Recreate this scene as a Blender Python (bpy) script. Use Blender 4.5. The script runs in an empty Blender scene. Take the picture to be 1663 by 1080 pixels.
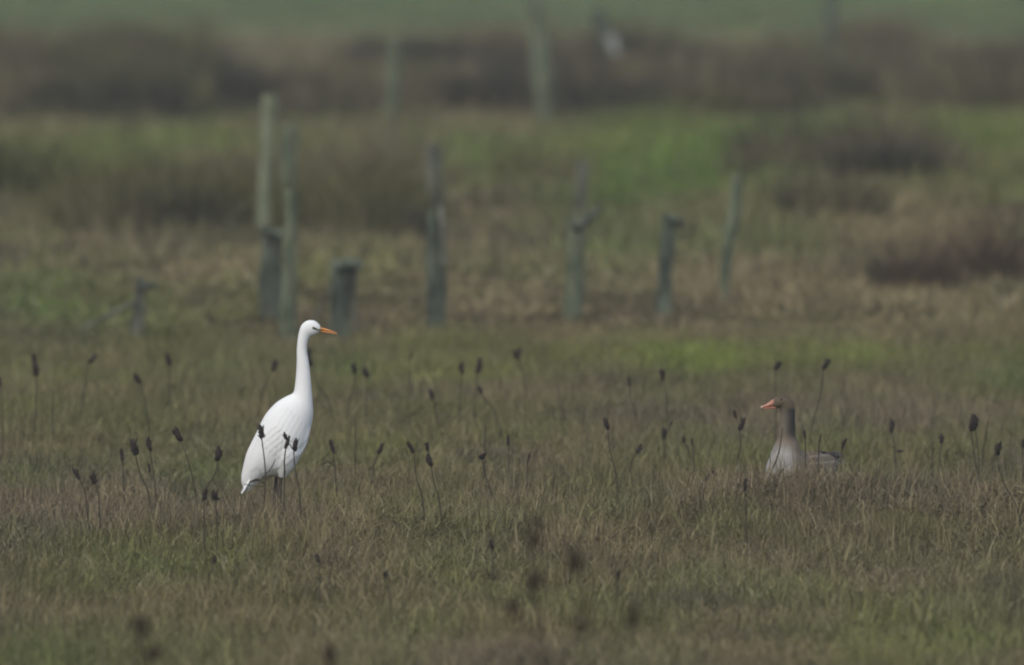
import bpy, bmesh, math, random
import numpy as np
from mathutils import Vector, Matrix, Euler
from mathutils.bvhtree import BVHTree

random.seed(7)
rng = np.random.default_rng(7)
scene = bpy.context.scene
C = scene.collection

# ------------------------------------------------------------------ camera
W, H = 1663.0, 1080.0
CAM_H = 3.0
FPX = 24720.0                       # focal length in photo pixels (telephoto)
PITCH = math.atan(906.0 / FPX)      # horizon lies 906 px above the picture centre
cam_d = bpy.data.cameras.new('camera')
cam = bpy.data.objects.new('camera', cam_d)
C.objects.link(cam)
cam.location = (0, 0, CAM_H)
cam.rotation_euler = (math.pi / 2 - PITCH, 0, 0)
cam_d.sensor_width = 36.0
cam_d.lens = 36.0 * FPX / W
cam_d.clip_start = 0.5
cam_d.clip_end = 6000
cam_d.dof.use_dof = True
cam_d.dof.focus_distance = 60.2
cam_d.dof.aperture_fstop = 4.0
scene.camera = cam

# ------------------------------------------------------------------ light
world = bpy.data.worlds.new('World')
scene.world = world
world.use_nodes = True
wn = world.node_tree
wn.nodes.clear()
SUN_EL, SUN_AZ = math.radians(52), math.radians(205)   # from behind and to the left of the camera
sky = wn.nodes.new('ShaderNodeTexSky')
sky.sky_type = 'NISHITA'
sky.sun_disc = False
sky.sun_elevation = SUN_EL
sky.sun_rotation = SUN_AZ
sky.air_density = 1.0
sky.dust_density = 4.0
bg = wn.nodes.new('ShaderNodeBackground')
bg.inputs['Strength'].default_value = 0.13
wo = wn.nodes.new('ShaderNodeOutputWorld')
wn.links.new(sky.outputs[0], bg.inputs['Color'])
wn.links.new(bg.outputs[0], wo.inputs['Surface'])

sun_d = bpy.data.lights.new('sun', 'SUN')
sun_d.energy = 0.5
sun_d.angle = math.radians(90)
sun_d.color = (0.94, 1.0, 0.97)
sun = bpy.data.objects.new('sun', sun_d)
C.objects.link(sun)
sdir = Vector((math.sin(SUN_AZ) * math.cos(SUN_EL), math.cos(SUN_AZ) * math.cos(SUN_EL), math.sin(SUN_EL)))
sun.location = sdir * 80
sun.rotation_euler = sdir.to_track_quat('Z', 'Y').to_euler()

vs = scene.view_settings
vs.view_transform = 'Standard'
vs.look = 'None'
vs.exposure = 0.45
vs.gamma = 1.0
vs.use_curve_mapping = False
scene.cycles.use_denoising = True
scene.cycles.denoising_input_passes = 'RGB_ALBEDO_NORMAL'
scene.cycles.denoising_prefilter = 'ACCURATE'
scene.cycles.use_adaptive_sampling = False
scene.cycles.pixel_filter_type = 'BLACKMAN_HARRIS'
scene.cycles.filter_width = 2.0      # the soft drawing of a long lens
scene.cycles.max_bounces = 3
scene.cycles.diffuse_bounces = 2
scene.cycles.volume_bounces = 1
scene.cycles.sample_clamp_indirect = 4.0

# ------------------------------------------------------------------ noise / terrain / projection
def _hash(ix, iy, seed):
    n = (ix.astype(np.int64) * 374761393 + iy.astype(np.int64) * 668265263 + seed * 1442695041) & 0x7fffffff
    n = ((n ^ (n >> 13)) * 1274126177) & 0x7fffffff
    return ((n ^ (n >> 16)) & 0xffff) / 65535.0

def vnoise(x, y, seed=0):
    x = np.asarray(x, float); y = np.asarray(y, float)
    ix = np.floor(x); iy = np.floor(y)
    fx = x - ix; fy = y - iy
    fx = fx * fx * (3 - 2 * fx); fy = fy * fy * (3 - 2 * fy)
    a = _hash(ix, iy, seed); b = _hash(ix + 1, iy, seed)
    c = _hash(ix, iy + 1, seed); d = _hash(ix + 1, iy + 1, seed)
    return (a * (1 - fx) + b * fx) * (1 - fy) + (c * (1 - fx) + d * fx) * fy

def fbm(x, y, seed=0, oct=3):
    s = 0; a = 0.5; t = 0
    for k in range(oct):
        s = s + a * vnoise(x * 2 ** k, y * 2 ** k, seed + k * 17); t += a; a *= 0.5
    return s / t

def sstep(a, b, v):
    t = np.clip((v - a) / (b - a), 0, 1)
    return t * t * (3 - 2 * t)

def hgt(x, y):
    x = np.asarray(x, float); y = np.asarray(y, float)
    h = (fbm(x * 0.9, y * 0.45, 3) - 0.5) * 0.09 * sstep(30, 46, y) + (fbm(x * 2.6, y * 1.3, 91) - 0.5) * 0.10 * sstep(36, 44, y)
    far = sstep(82.5, 88, y)
    h = h * (1 - far) + far * ((fbm(x * 0.35, y * 0.12, 9) - 0.5) * 0.30 + (fbm(x * 1.1, y * 0.5, 21) - 0.5) * 0.10)
    # the old ditch along the fence
    yc = 82.4 + x * 0.55
    h = h - 0.26 * np.exp(-((y - yc) / 0.9) ** 2) * sstep(3.0, -1.0, x)
    # low grass bank behind, on the right, and the bank on the left
    h = h + 0.14 * np.exp(-((y - 124) / 7.0) ** 2) * sstep(-0.5, 1.5, x)
    h = h + 0.09 * np.exp(-((y - 126) / 5.0) ** 2) * sstep(0.0, -1.5, x)
    # tussocky rise just in front of the goose
    h = h + 0.235 * np.exp(-((y - 58.9) / 1.15) ** 2 - ((x - 1.3) / 1.1) ** 2)
    h = h + 0.08 * np.exp(-((y - 58.9) / 0.8) ** 2 - ((x + 0.9) / 0.9) ** 2)
    # grassy rise on the right behind the last posts
    h = h + 0.30 * np.exp(-((y - 101) / 6.0) ** 2) * sstep(0.6, 2.6, x)
    h = h * (1 - sstep(150, 170, y))
    return h

CP, SP = math.cos(PITCH), math.sin(PITCH)
def ray(px, py):
    u = (px - W / 2) / FPX; v = (H / 2 - py) / FPX
    # camera looks along +Y pitched down
    return Vector((u, CP + v * SP, -SP + v * CP))

def at(px, py, Y):
    r = ray(px, py)
    t = Y / r.y
    return Vector((r.x * t, Y, CAM_H + r.z * t))

def ground(px, py):
    r = ray(px, py)
    z = 0.0
    for _ in range(12):
        t = (z - CAM_H) / r.z
        x, y = r.x * t, r.y * t
        z = 0.5 * z + 0.5 * float(hgt(x, y))
    return Vector((x, y, float(hgt(x, y))))

def project(x, y, z):
    x = np.asarray(x, float); y = np.asarray(y, float)
    dz = np.asarray(z, float) - CAM_H
    fwd = y * CP - dz * SP
    up = y * SP + dz * CP
    return W / 2 + FPX * x / fwd, H / 2 - FPX * up / fwd

# ------------------------------------------------------------------ helpers
def link(o, parent=None):
    C.objects.link(o)
    if parent is not None:
        o.parent = parent
    return o

def tag(o, label=None, cat=None, group=None, kind=None):
    if label: o['label'] = label
    if cat: o['category'] = cat
    if group: o['group'] = group
    if kind: o['kind'] = kind
    return o

def empty(name, loc, rz=0.0):
    e = bpy.data.objects.new(name, None)
    e.empty_display_size = 0.1
    e.location = loc
    e.rotation_euler = (0, 0, rz)
    return link(e)

def mesh_obj(name, verts, faces, mat, parent=None, smooth=True, cols=None, colname='Col'):
    me = bpy.data.meshes.new(name)
    me.from_pydata([tuple(v) for v in verts], [], faces)
    me.update()
    if smooth:
        me.polygons.foreach_set('use_smooth', [True] * len(me.polygons))
    if cols is not None:
        at_ = me.color_attributes.new(colname, 'FLOAT_COLOR', 'POINT')
        at_.data.foreach_set('color', np.asarray(cols, dtype=np.float32).ravel())
    if mat: me.materials.append(mat)
    o = bpy.data.objects.new(name, me)
    return link(o, parent)

def new_mat(name, color=(0.5, 0.5, 0.5), rough=0.8, spec=0.3):
    m = bpy.data.materials.new(name)
    m.use_nodes = True
    b = m.node_tree.nodes['Principled BSDF']
    b.inputs['Base Color'].default_value = (*color, 1)
    b.inputs['Roughness'].default_value = rough
    b.inputs['Specular IOR Level'].default_value = spec
    return m, m.node_tree, b

def noise_color(nt, b, c1, c2, scale, stretch=(1, 1, 1), detail=4, lo=0.35, hi=0.65, bump=0.0, coord='Object'):
    tc = nt.nodes.new('ShaderNodeTexCoord')
    mp = nt.nodes.new('ShaderNodeMapping')
    mp.inputs['Scale'].default_value = stretch
    nz = nt.nodes.new('ShaderNodeTexNoise')
    nz.inputs['Scale'].default_value = scale
    nz.inputs['Detail'].default_value = detail
    rp = nt.nodes.new('ShaderNodeValToRGB')
    rp.color_ramp.elements[0].position = lo
    rp.color_ramp.elements[1].position = hi
    rp.color_ramp.elements[0].color = (*c1, 1)
    rp.color_ramp.elements[1].color = (*c2, 1)
    nt.links.new(tc.outputs[coord], mp.inputs['Vector'])
    nt.links.new(mp.outputs[0], nz.inputs['Vector'])
    nt.links.new(nz.outputs['Fac'], rp.inputs['Fac'])
    nt.links.new(rp.outputs['Color'], b.inputs['Base Color'])
    if bump:
        bp = nt.nodes.new('ShaderNodeBump')
        bp.inputs['Strength'].default_value = bump
        bp.inputs['Distance'].default_value = 0.004
        nt.links.new(nz.outputs['Fac'], bp.inputs['Height'])
        nt.links.new(bp.outputs[0], b.inputs['Normal'])
    return rp

# ------------------------------------------------------------------ materials
M = {}
def grass_material(name, straw):
    m, nt, b = new_mat(name, rough=0.75, spec=0.15)
    ti = nt.nodes.new('ShaderNodeAttribute'); ti.attribute_type = 'INSTANCER'; ti.attribute_name = 'tint'
    bl = nt.nodes.new('ShaderNodeAttribute'); bl.attribute_type = 'GEOMETRY'; bl.attribute_name = 'bl'
    sp = nt.nodes.new('ShaderNodeSeparateColor')
    nt.links.new(bl.outputs['Color'], sp.inputs[0])
    mx = nt.nodes.new('ShaderNodeMix'); mx.data_type = 'RGBA'
    mx.inputs[7].default_value = (*straw, 1)
    nt.links.new(sp.outputs[1], mx.inputs[0])
    nt.links.new(ti.outputs['Color'], mx.inputs[6])
    mr = nt.nodes.new('ShaderNodeMapRange')
    mr.inputs[3].default_value = 0.55; mr.inputs[4].default_value = 1.45
    nt.links.new(sp.outputs[0], mr.inputs[0])
    mu = nt.nodes.new('ShaderNodeMix'); mu.data_type = 'RGBA'; mu.blend_type = 'MULTIPLY'
    mu.inputs[0].default_value = 1.0
    cb = nt.nodes.new('ShaderNodeCombineColor')
    for i in range(3): nt.links.new(mr.outputs[0], cb.inputs[i])
    nt.links.new(mx.outputs[2], mu.inputs[6])
    nt.links.new(cb.outputs[0], mu.inputs[7])
    nt.links.new(mu.outputs[2], b.inputs['Base Color'])
    return m
M['grass'] = grass_material('grass_blades', (0.29, 0.26, 0.165))

m, nt, b = new_mat('ground_soil', rough=1.0, spec=0.0)
noise_color(nt, b, (0.060, 0.050, 0.028), (0.085, 0.080, 0.036), 0.6, detail=6, coord='Object')
M['soil'] = m

def attr_mat(name, rough, spec, bump_scale=0, bump=0.0, stretch=(1, 1, 1)):
    m, nt, b = new_mat(name, rough=rough, spec=spec)
    a = nt.nodes.new('ShaderNodeAttribute'); a.attribute_name = 'Col'
    nt.links.new(a.outputs['Color'], b.inputs['Base Color'])
    if bump:
        tc = nt.nodes.new('ShaderNodeTexCoord')
        mp = nt.nodes.new('ShaderNodeMapping'); mp.inputs['Scale'].default_value = stretch
        nz = nt.nodes.new('ShaderNodeTexNoise'); nz.inputs['Scale'].default_value = bump_scale
        nz.inputs['Detail'].default_value = 5
        bp = nt.nodes.new('ShaderNodeBump'); bp.inputs['Strength'].default_value = bump
        bp.inputs['Distance'].default_value = 0.003
        nt.links.new(tc.outputs['Object'], mp.inputs['Vector'])
        nt.links.new(mp.outputs[0], nz.inputs['Vector'])
        nt.links.new(nz.outputs['Fac'], bp.inputs['Height'])
        nt.links.new(bp.outputs[0], b.inputs['Normal'])
    return m
M['plumage'] = attr_mat('plumage', 0.85, 0.15, 60, 0.5, (1, 1, 0.35))

def wood(name, c1, c2):
    m, nt, b = new_mat(name, rough=0.9, spec=0.15)
    noise_color(nt, b, c1, c2, 6, (2.5, 2.5, 0.8), 6, 0.36, 0.64, bump=0.6)
    return m
M['wood_dark'] = wood('weathered_dark_wood', (0.032, 0.041, 0.032), (0.115, 0.138, 0.098))
M['wood_algae'] = wood('algae_green_wood', (0.060, 0.076, 0.046), (0.150, 0.175, 0.110))
M['wood_pale'] = wood('bleached_pale_wood', (0.12, 0.14, 0.085), (0.25, 0.27, 0.17))
M['wood_grey'] = wood('weathered_grey_wood', (0.055, 0.058, 0.044), (0.14, 0.145, 0.11))
M['wood_white'] = wood('lichen_white_wood', (0.24, 0.27, 0.24), (0.44, 0.47, 0.42))

m, nt, b = new_mat('dead_seed_head', rough=0.9, spec=0.1)
noise_color(nt, b, (0.015, 0.013, 0.012), (0.058, 0.046, 0.040), 60, bump=0.5)
M['head'] = m
m, nt, b = new_mat('dead_stem', rough=0.85, spec=0.15)
noise_color(nt, b, (0.028, 0.026, 0.018), (0.075, 0.066, 0.044), 30)
M['stem'] = m
m, nt, b = new_mat('dock_seed', rough=0.9, spec=0.1)
noise_color(nt, b, (0.022, 0.014, 0.010), (0.05, 0.034, 0.024), 60, bump=0.5)
M['dock'] = m
m, nt, b = new_mat('egret_bill', rough=0.45, spec=0.4)
noise_color(nt, b, (0.48, 0.19, 0.050), (0.60, 0.27, 0.075), 25)
M['bill_egret'] = m
m, nt, b = new_mat('goose_bill', rough=0.5, spec=0.35)
noise_color(nt, b, (0.31, 0.135, 0.085), (0.40, 0.19, 0.125), 30)
M['bill_goose'] = m
m, nt, b = new_mat('bill_nail', (0.68, 0.52, 0.44), 0.5)
M['nail'] = m
m, nt, b = new_mat('eye_dark', (0.012, 0.011, 0.010), 0.15, 0.5)
M['eye'] = m
m, nt, b = new_mat('eye_yellow', (0.30, 0.25, 0.08), 0.3, 0.5)
M['iris'] = m
m, nt, b = new_mat('bare_lores', (0.10, 0.11, 0.05), 0.6)
M['lores'] = m
m, nt, b = new_mat('leg_dark', rough=0.6)
noise_color(nt, b, (0.02, 0.017, 0.015), (0.05, 0.04, 0.032), 60)
M['leg'] = m
m, nt, b = new_mat('ditch_water', (0.02, 0.025, 0.02), 0.08, 0.5)
nz = nt.nodes.new('ShaderNodeTexNoise'); nz.inputs['Scale'].default_value = 9
bp = nt.nodes.new('ShaderNodeBump'); bp.inputs['Strength'].default_value = 0.25; bp.inputs['Distance'].default_value = 0.02
nt.links.new(nz.outputs['Fac'], bp.inputs['Height']); nt.links.new(bp.outputs[0], b.inputs['Normal'])
M['water'] = m

# ------------------------------------------------------------------ ground sheet
def axis(a, b, fine_a, fine_b, step, grow=1.25):
    pts = list(np.arange(fine_a, fine_b + step, step))
    s = step; v = pts[-1]
    while v < b: s *= grow; v += s; pts.append(min(v, b))
    s = step; v = pts[0]; pre = []
    while v > a: s *= grow; v -= s; pre.append(max(v, a))
    return np.array(pre[::-1] + pts)
gx = axis(-1500, 1500, -12, 12, 0.3)
gy = axis(-60, 3000, 40, 200, 0.4)
XX, YY = np.meshgrid(gx, gy)
ZZ = hgt(XX, YY)
nx, ny = len(gx), len(gy)
gv = np.stack([XX, YY, ZZ], -1).reshape(-1, 3)
gf = [(j * nx + i, j * nx + i + 1, (j + 1) * nx + i + 1, (j + 1) * nx + i) for j in range(ny - 1) for i in range(nx - 1)]
g = mesh_obj('ground', gv, gf, M['soil'])
tag(g, 'rough marshy pasture ground running back to the far green field', 'ground', kind='structure')

# ------------------------------------------------------------------ grass prototypes (instanced as uncountable stuff)
def make_blades(name, n, radius, hmin, hmax, width, lean, straw=0.12, segs=3, droop=0.5, dome=0.0):
    V = []; F = []; K = []
    for i in range(n):
        r = radius * math.sqrt(random.random()); a = random.random() * 2 * math.pi
        x, y = r * math.cos(a), r * math.sin(a)
        hh = random.uniform(hmin, hmax) * (1.0 - dome * (r / radius) ** 2)
        az = random.random() * 2 * math.pi
        ln = abs(random.gauss(0, lean))
        if dome: az = a + random.gauss(0, 0.8); ln = ln * 0.5 + 0.5 * lean * r / radius
        dx, dy = math.cos(az), math.sin(az)
        face = random.random() * 2 * math.pi
        wx, wy = math.cos(face), math.sin(face)
        wd = width * random.uniform(0.6, 1.4)
        is_straw = 1.0 if random.random() < straw else 0.0
        if is_straw: ln = ln * 1.5 + 0.2
        col = (random.random(), is_straw * random.uniform(0.5, 1.0), random.random(), 1)
        p = Vector((x, y, -0.02)); ang = ln * 0.6
        b0 = len(V)
        sl = hh / segs
        for s in range(segs + 1):
            w = wd * (1 - (s / segs) ** 1.5)
            if s == segs:
                V.append(tuple(p)); K.append(col)
            else:
                V.append((p.x - wx * w / 2, p.y - wy * w / 2, p.z)); V.append((p.x + wx * w / 2, p.y + wy * w / 2, p.z))
                K += [col, col]
            p = p + Vector((dx * math.sin(ang), dy * math.sin(ang), math.cos(ang))) * sl
            ang = min(ang + ln * droop + random.uniform(-0.1, 0.25), 2.0)
        for s in range(segs - 1):
            q = b0 + 2 * s
            F.append((q, q + 1, q + 3, q + 2))
        q = b0 + 2 * (segs - 1)
        F.append((q, q + 1, q + 2))
    me = bpy.data.meshes.new(name)
    me.from_pydata(V, [], F); me.update()
    ca = me.color_attributes.new('bl', 'FLOAT_COLOR', 'POINT')
    ca.data.foreach_set('color', np.asarray(K, dtype=np.float32).ravel())
    me.materials.append(M['grass'])
    return me

def proto_collection(name, meshes):
    col = bpy.data.collections.new(name)
    for i, me in enumerate(meshes):
        o = bpy.data.objects.new('%s_tuft_%02d' % (name, i), me)
        col.objects.link(o)
    return col

def scatter(name, pts, rot, scl, pid, tint, col):
    n = len(pts)
    me = bpy.data.meshes.new(name)
    me.vertices.add(n)
    me.vertices.foreach_set('co', np.asarray(pts, dtype=np.float32).ravel())
    for nm, typ, arr, key in (('rot', 'FLOAT_VECTOR', rot, 'vector'), ('scl', 'FLOAT_VECTOR', scl, 'vector'), ('pid', 'INT', pid, 'value')):
        a = me.attributes.new(nm, typ, 'POINT')
        a.data.foreach_set(key, np.asarray(arr, dtype=np.int32 if typ == 'INT' else np.float32).ravel())
    a = me.attributes.new('tint', 'FLOAT_COLOR', 'POINT')
    t4 = np.concatenate([tint, np.ones((n, 1))], 1)
    a.data.foreach_set('color', t4.astype(np.float32).ravel())
    me.materials.append(M['grass'])
    o = bpy.data.objects.new(name, me); link(o)
    ng = bpy.data.node_groups.new(name + '_scatter', 'GeometryNodeTree')
    ng.interface.new_socket('Geometry', in_out='INPUT', socket_type='NodeSocketGeometry')
    ng.interface.new_socket('Geometry', in_out='OUTPUT', socket_type='NodeSocketGeometry')
    gi = ng.nodes.new('NodeGroupInput'); go = ng.nodes.new('NodeGroupOutput')
    ip = ng.nodes.new('GeometryNodeInstanceOnPoints')
    ci = ng.nodes.new('GeometryNodeCollectionInfo')
    ci.inputs['Collection'].default_value = col
    ci.inputs['Separate Children'].default_value = True
    ci.inputs['Reset Children'].default_value = True
    def na(nm, typ):
        q = ng.nodes.new('GeometryNodeInputNamedAttribute'); q.data_type = typ
        q.inputs['Name'].default_value = nm
        return q.outputs['Attribute']
    ng.links.new(gi.outputs[0], ip.inputs['Points'])
    ng.links.new(ci.outputs[0], ip.inputs['Instance'])
    ip.inputs['Pick Instance'].default_value = True
    ng.links.new(na('pid', 'INT'), ip.inputs['Instance Index'])
    ng.links.new(na('rot', 'FLOAT_VECTOR'), ip.inputs['Rotation'])
    ng.links.new(na('scl', 'FLOAT_VECTOR'), ip.inputs['Scale'])
    ng.links.new(ip.outputs[0], go.inputs[0])
    md = o.modifiers.new('scatter', 'NODES'); md.node_group = ng
    return o

# vegetation colours (plant reflectance; DARK also has marsh shade mixed in)
BROWN = np.array((0.144, 0.120, 0.066))
TAN = np.array((0.225, 0.185, 0.100))
OLIVE = np.array((0.125, 0.132, 0.038))
GREEN = np.array((0.100, 0.158, 0.034))
LUSH = np.array((0.150, 0.195, 0.036))
PURPLE = np.array((0.150, 0.122, 0.086))
DARK = np.array((0.044, 0.044, 0.031))
FIELD = np.array((0.118, 0.160, 0.066))
KIND = dict(b=BROWN, t=TAN, o=OLIVE, g=GREEN, l=LUSH, p=PURPLE, d=DARK, f=FIELD)

# patches of one kind of growth: (photo x, photo y, half width, half height, kind, weight)
ZONES = [
    # pasture
    (1130, 562, 115, 25, 'l', 1.4), (1380, 552, 110, 24, 'l', .9), (1640, 590, 90, 30, 'g', .5), (740, 578, 110, 18, 'l', .5),
    (560, 580, 60, 16, 'g', .7), (130, 590, 160, 20, 'l', .35), (330, 575, 90, 18, 'g', .5), (900, 560, 80, 16, 'o', .8),
    (250, 650, 200, 50, 'o', .5), (1120, 690, 70, 30, 'g', .4), (620, 700, 90, 50, 'o', .5), (50, 745, 60, 20, 'g', .6),
    (1330, 690, 60, 30, 'g', .4), (1530, 700, 60, 25, 'o', .5), (860, 640, 70, 30, 'o', .5), (330, 740, 60, 40, 'g', .4),
    (1290, 920, 50, 25, 'l', .4), (1160, 900, 60, 25, 'g', .5), (1450, 1030, 120, 45, 'l', .35), (1600, 990, 90, 60, 'g', .3),
    (100, 1040, 130, 45, 'g', .5), (220, 885, 40, 20, 'g', .5), (620, 1040, 90, 40, 'g', .3), (430, 1010, 70, 25, 'g', .25),
    (1060, 1050, 80, 30, 'g', .3), (330, 1060, 90, 25, 'g', .3), (90, 735, 50, 16, 'd', .6), (1640, 940, 70, 22, 'd', .5),
    (15, 930, 35, 22, 'd', .5), (1060, 592, 70, 10, 'd', .6), (1210, 592, 60, 8, 'd', .4), (1280, 590, 40, 25, 'd', .4), (1000, 640, 300, 40, 'p', .35),
    (1450, 640, 200, 40, 'p', .4), (700, 800, 120, 25, 'o', .4), (1000, 800, 90, 30, 'o', .5), (1500, 830, 120, 30, 'o', .4), (400, 850, 100, 25, 'o', .4), (1250, 830, 80, 20, 'o', .4),
    # marsh between and behind the posts
    (100, 470, 130, 50, 'g', .75), (360, 490, 100, 40, 'o', .7), (560, 420, 90, 25, 'l', .4), (1010, 390, 90, 22, 'g', .8),
    (850, 470, 140, 50, 't', .6), (1300, 460, 260, 60, 't', .8), (1250, 380, 120, 16, 'g', .5), (300, 420, 200, 30, 't', .6),
    (650, 470, 60, 40, 't', .8), (1580, 500, 120, 25, 't', .5), (220, 390, 200, 20, 'b', .6), (100, 530, 160, 20, 'd', .4),
    (1060, 235, 170, 45, 'l', .8), (1240, 215, 150, 30, 'g', 1.2), (1120, 275, 170, 40, 'g', 1.0), (1560, 215, 160, 22, 'g', .9), (80, 232, 160, 20, 'g', .9), (330, 215, 150, 13, 'g', .8), (1250, 330, 160, 25, 'o', .6), (1580, 230, 130, 45, 'l', .65), (740, 245, 80, 30, 'g', 1.2),
    (1000, 300, 90, 40, 'g', .7), (1350, 210, 120, 25, 'g', .7), (800, 310, 90, 30, 'b', .7), (70, 225, 130, 20, 'o', .8), (170, 300, 60, 40, 'l', .6),
    (30, 290, 40, 30, 'g', .7), (380, 220, 110, 18, 'l', .55), (590, 215, 80, 18, 't', .5), (1420, 340, 200, 30, 't', .5), (1600, 290, 80, 30, 'o', .7),
    (330, 345, 150, 40, 'd', .5), (640, 340, 80, 40, 'd', .5),
    (300, 60, 400, 20, 't', .6), (900, 60, 400, 20, 't', .55), (1450, 70, 250, 20, 't', .4), (560, 100, 60, 25, 'b', .6), (1180, 90, 90, 20, 't', .4),
    (60, 165, 70, 15, 'd', .6), (240, 175, 120, 15, 'd', .6), (560, 170, 90, 16, 'd', .7), (1000, 160, 120, 25, 'd', .6), (1270, 165, 110, 15, 'd', .6), (1560, 150, 110, 20, 'd', .6),
    (100, 205, 150, 8, 't', .6), (330, 200, 60, 8, 't', .7), (830, 190, 110, 14, 't', .6), (1480, 180, 120, 10, 'o', .5),
    (100, 125, 60, 20, 'o', .8), (260, 130, 90, 16, 'o', .5), (780, 100, 50, 20, 't', .5), (1400, 115, 70, 20, 'g', .6), (680, 120, 60, 20, 'o', .5),
]

def tint_for(x, y, px, py):
    n = len(x)
    a = fbm(x * 1.6, y * 0.55, 5)
    b_ = fbm(x * 4.5, y * 1.6, 31)
    c = fbm(x * 0.7, y * 0.2, 77)
    base = np.tile(BROWN, (n, 1))
    def mixin(col, w):
        nonlocal base
        w = np.clip(w, 0, 1)[:, None]
        base = base * (1 - w) + col * w
    near = sstep(61, 55, y)
    mixin(OLIVE, sstep(.44, .68, a) * (.72 - .35 * near))
    mixin(TAN, sstep(.52, .8, b_) * .5)
    mixin(PURPLE, sstep(.50, .75, c) * .5)
    m1 = fbm(x * 3.6, y * 1.1, 211, 2); m2_ = fbm(x * 2.2 + 5, y * .8, 233, 2)
    mixin(0.6 * OLIVE + 0.4 * GREEN, sstep(.58, .72, m1) * (.35 + .25 * sstep(66, 74, y)))
    mixin(DARK * 1.4, sstep(.60, .74, m2_) * .45)
    mixin(TAN, sstep(.40, .28, m1) * .45)
    # broad belts by distance
    marsh = sstep(84, 90, y)
    mixin(0.55 * BROWN + 0.45 * TAN, marsh * .7)
    mid = sstep(100, 108, y) * (1 - sstep(134, 139, y))
    mixin(0.5 * OLIVE + 0.5 * BROWN, mid * .8)
    belt = sstep(134, 138, y)
    mixin(0.7 * PURPLE + 0.3 * TAN, belt * .85)
    mixin(FIELD, sstep(163, 171, y + 6 * (a - .5)))
    # tussock by tussock variety in the marsh
    t1 = fbm(x * 2.4, y * .75, 131, 2); t2 = fbm(x * 1.5 + 9, y * .5, 171, 2)
    mixin(DARK * 1.3, marsh * sstep(.56, .70, t1) * .55 * (1 - sstep(160, 168, y)))
    mixin(TAN, marsh * sstep(.44, .30, t1) * .45 * (1 - sstep(160, 168, y)))
    mixin(GREEN, marsh * sstep(.55, .70, t2) * .55)
    for (cx, cy, rx, ry, k, w) in ZONES:
        dd = ((px - cx) / rx) ** 2 + ((py - cy) / ry) ** 2
        ww = np.exp(-dd * 0.9) * w * (0.55 + 0.9 * a)
        mixin(KIND[k], ww)
    v = 0.72 + 0.56 * rng.random(n)
    return base * v[:, None]

def spread(n, y0, y1, margin):
    """random points over the part of the ground that the lens takes in, plus a margin to each side"""
    ys = []
    u = rng.random(n * 3)
    y = y0 + (y1 - y0) * u
    hw = 0.0337 * y + margin
    keep = rng.random(n * 3) < hw / (0.0337 * y1 + margin)
    y = y[keep][:n]
    x = (rng.random(len(y)) * 2 - 1) * (0.0337 * y + margin)
    return x, y

def do_scatter(name, x, y, col, ncol, smin, smax, label, dens=None, zs=(0.8, 1.2), tintmul=1.0, tint=None, ztop=0.1):
    z = hgt(x, y)
    px, py = project(x, y, z + ztop)
    if dens is not None:
        k = rng.random(len(x)) < dens(x, y, px, py)
        x, y, z, px, py = x[k], y[k], z[k], px[k], py[k]
    n = len(x)
    t = tint_for(x, y, px, py) if tint is None else tint(x, y, px, py)
    s = smin + (smax - smin) * rng.random(n)
    patch = (0.62 + 0.75 * fbm(x * 1.3, y * 0.6, 55)) * (1 - 0.65 * sstep(163, 170, y))
    tus = fbm(x * 2.4, y * .75, 131, 2)
    patch = patch * np.where((y > 82) & (y < 95), 0.62 + 0.38 * sstep(85, 95, y), 1.0)
    if tint is None:
        patch = patch * np.where(y > 84, 0.6 + 1.1 * sstep(.42, .72, tus), 0.72 + 0.50 * sstep(.45, .75, fbm(x * 3.0, y * 1.5, 147, 2)))
    scl = np.stack([s, s, s * patch * (zs[0] + (zs[1] - zs[0]) * rng.random(n))], 1)
    rot = np.stack([rng.normal(0, .08, n), rng.normal(0, .08, n), rng.random(n) * 6.283], 1)
    o = scatter(name, np.stack([x, y, z], 1), rot, scl, rng.integers(0, ncol, n), t * tintmul, col)
    tag(o, label, 'grass', kind='stuff')
    return o

short_c = proto_collection('short_grass', [make_blades('short_grass_blades', 150, 0.16, 0.05, 0.165, 0.0042, 1.45, 0.14, droop=0.75) for _ in range(7)])
marsh_c = proto_collection('marsh_grass', [make_blades('marsh_grass_blades', 170, 0.30, 0.05, 0.17, 0.010, 1.2, 0.10, droop=0.7) for _ in range(5)])
tall_c = proto_collection('tall_marsh', [make_blades('tall_marsh_blades', 240, 0.36, 0.30, 0.62, 0.013, 0.45, 0.03, dome=0.35) for _ in range(5)])

x, y = spread(12500, 43.5, 83.0, 1.9)
do_scatter('pasture_grass', x, y, short_c, 7, 0.75, 1.25, 'short tangled brown and olive winter grass round the two birds')
x, y = spread(12500, 82.0, 235.0, 2.5)
do_scatter('marsh_grass', x, y, marsh_c, 5, 0.8, 1.5, 'blurred tan and green rough grass behind the old posts')

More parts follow.
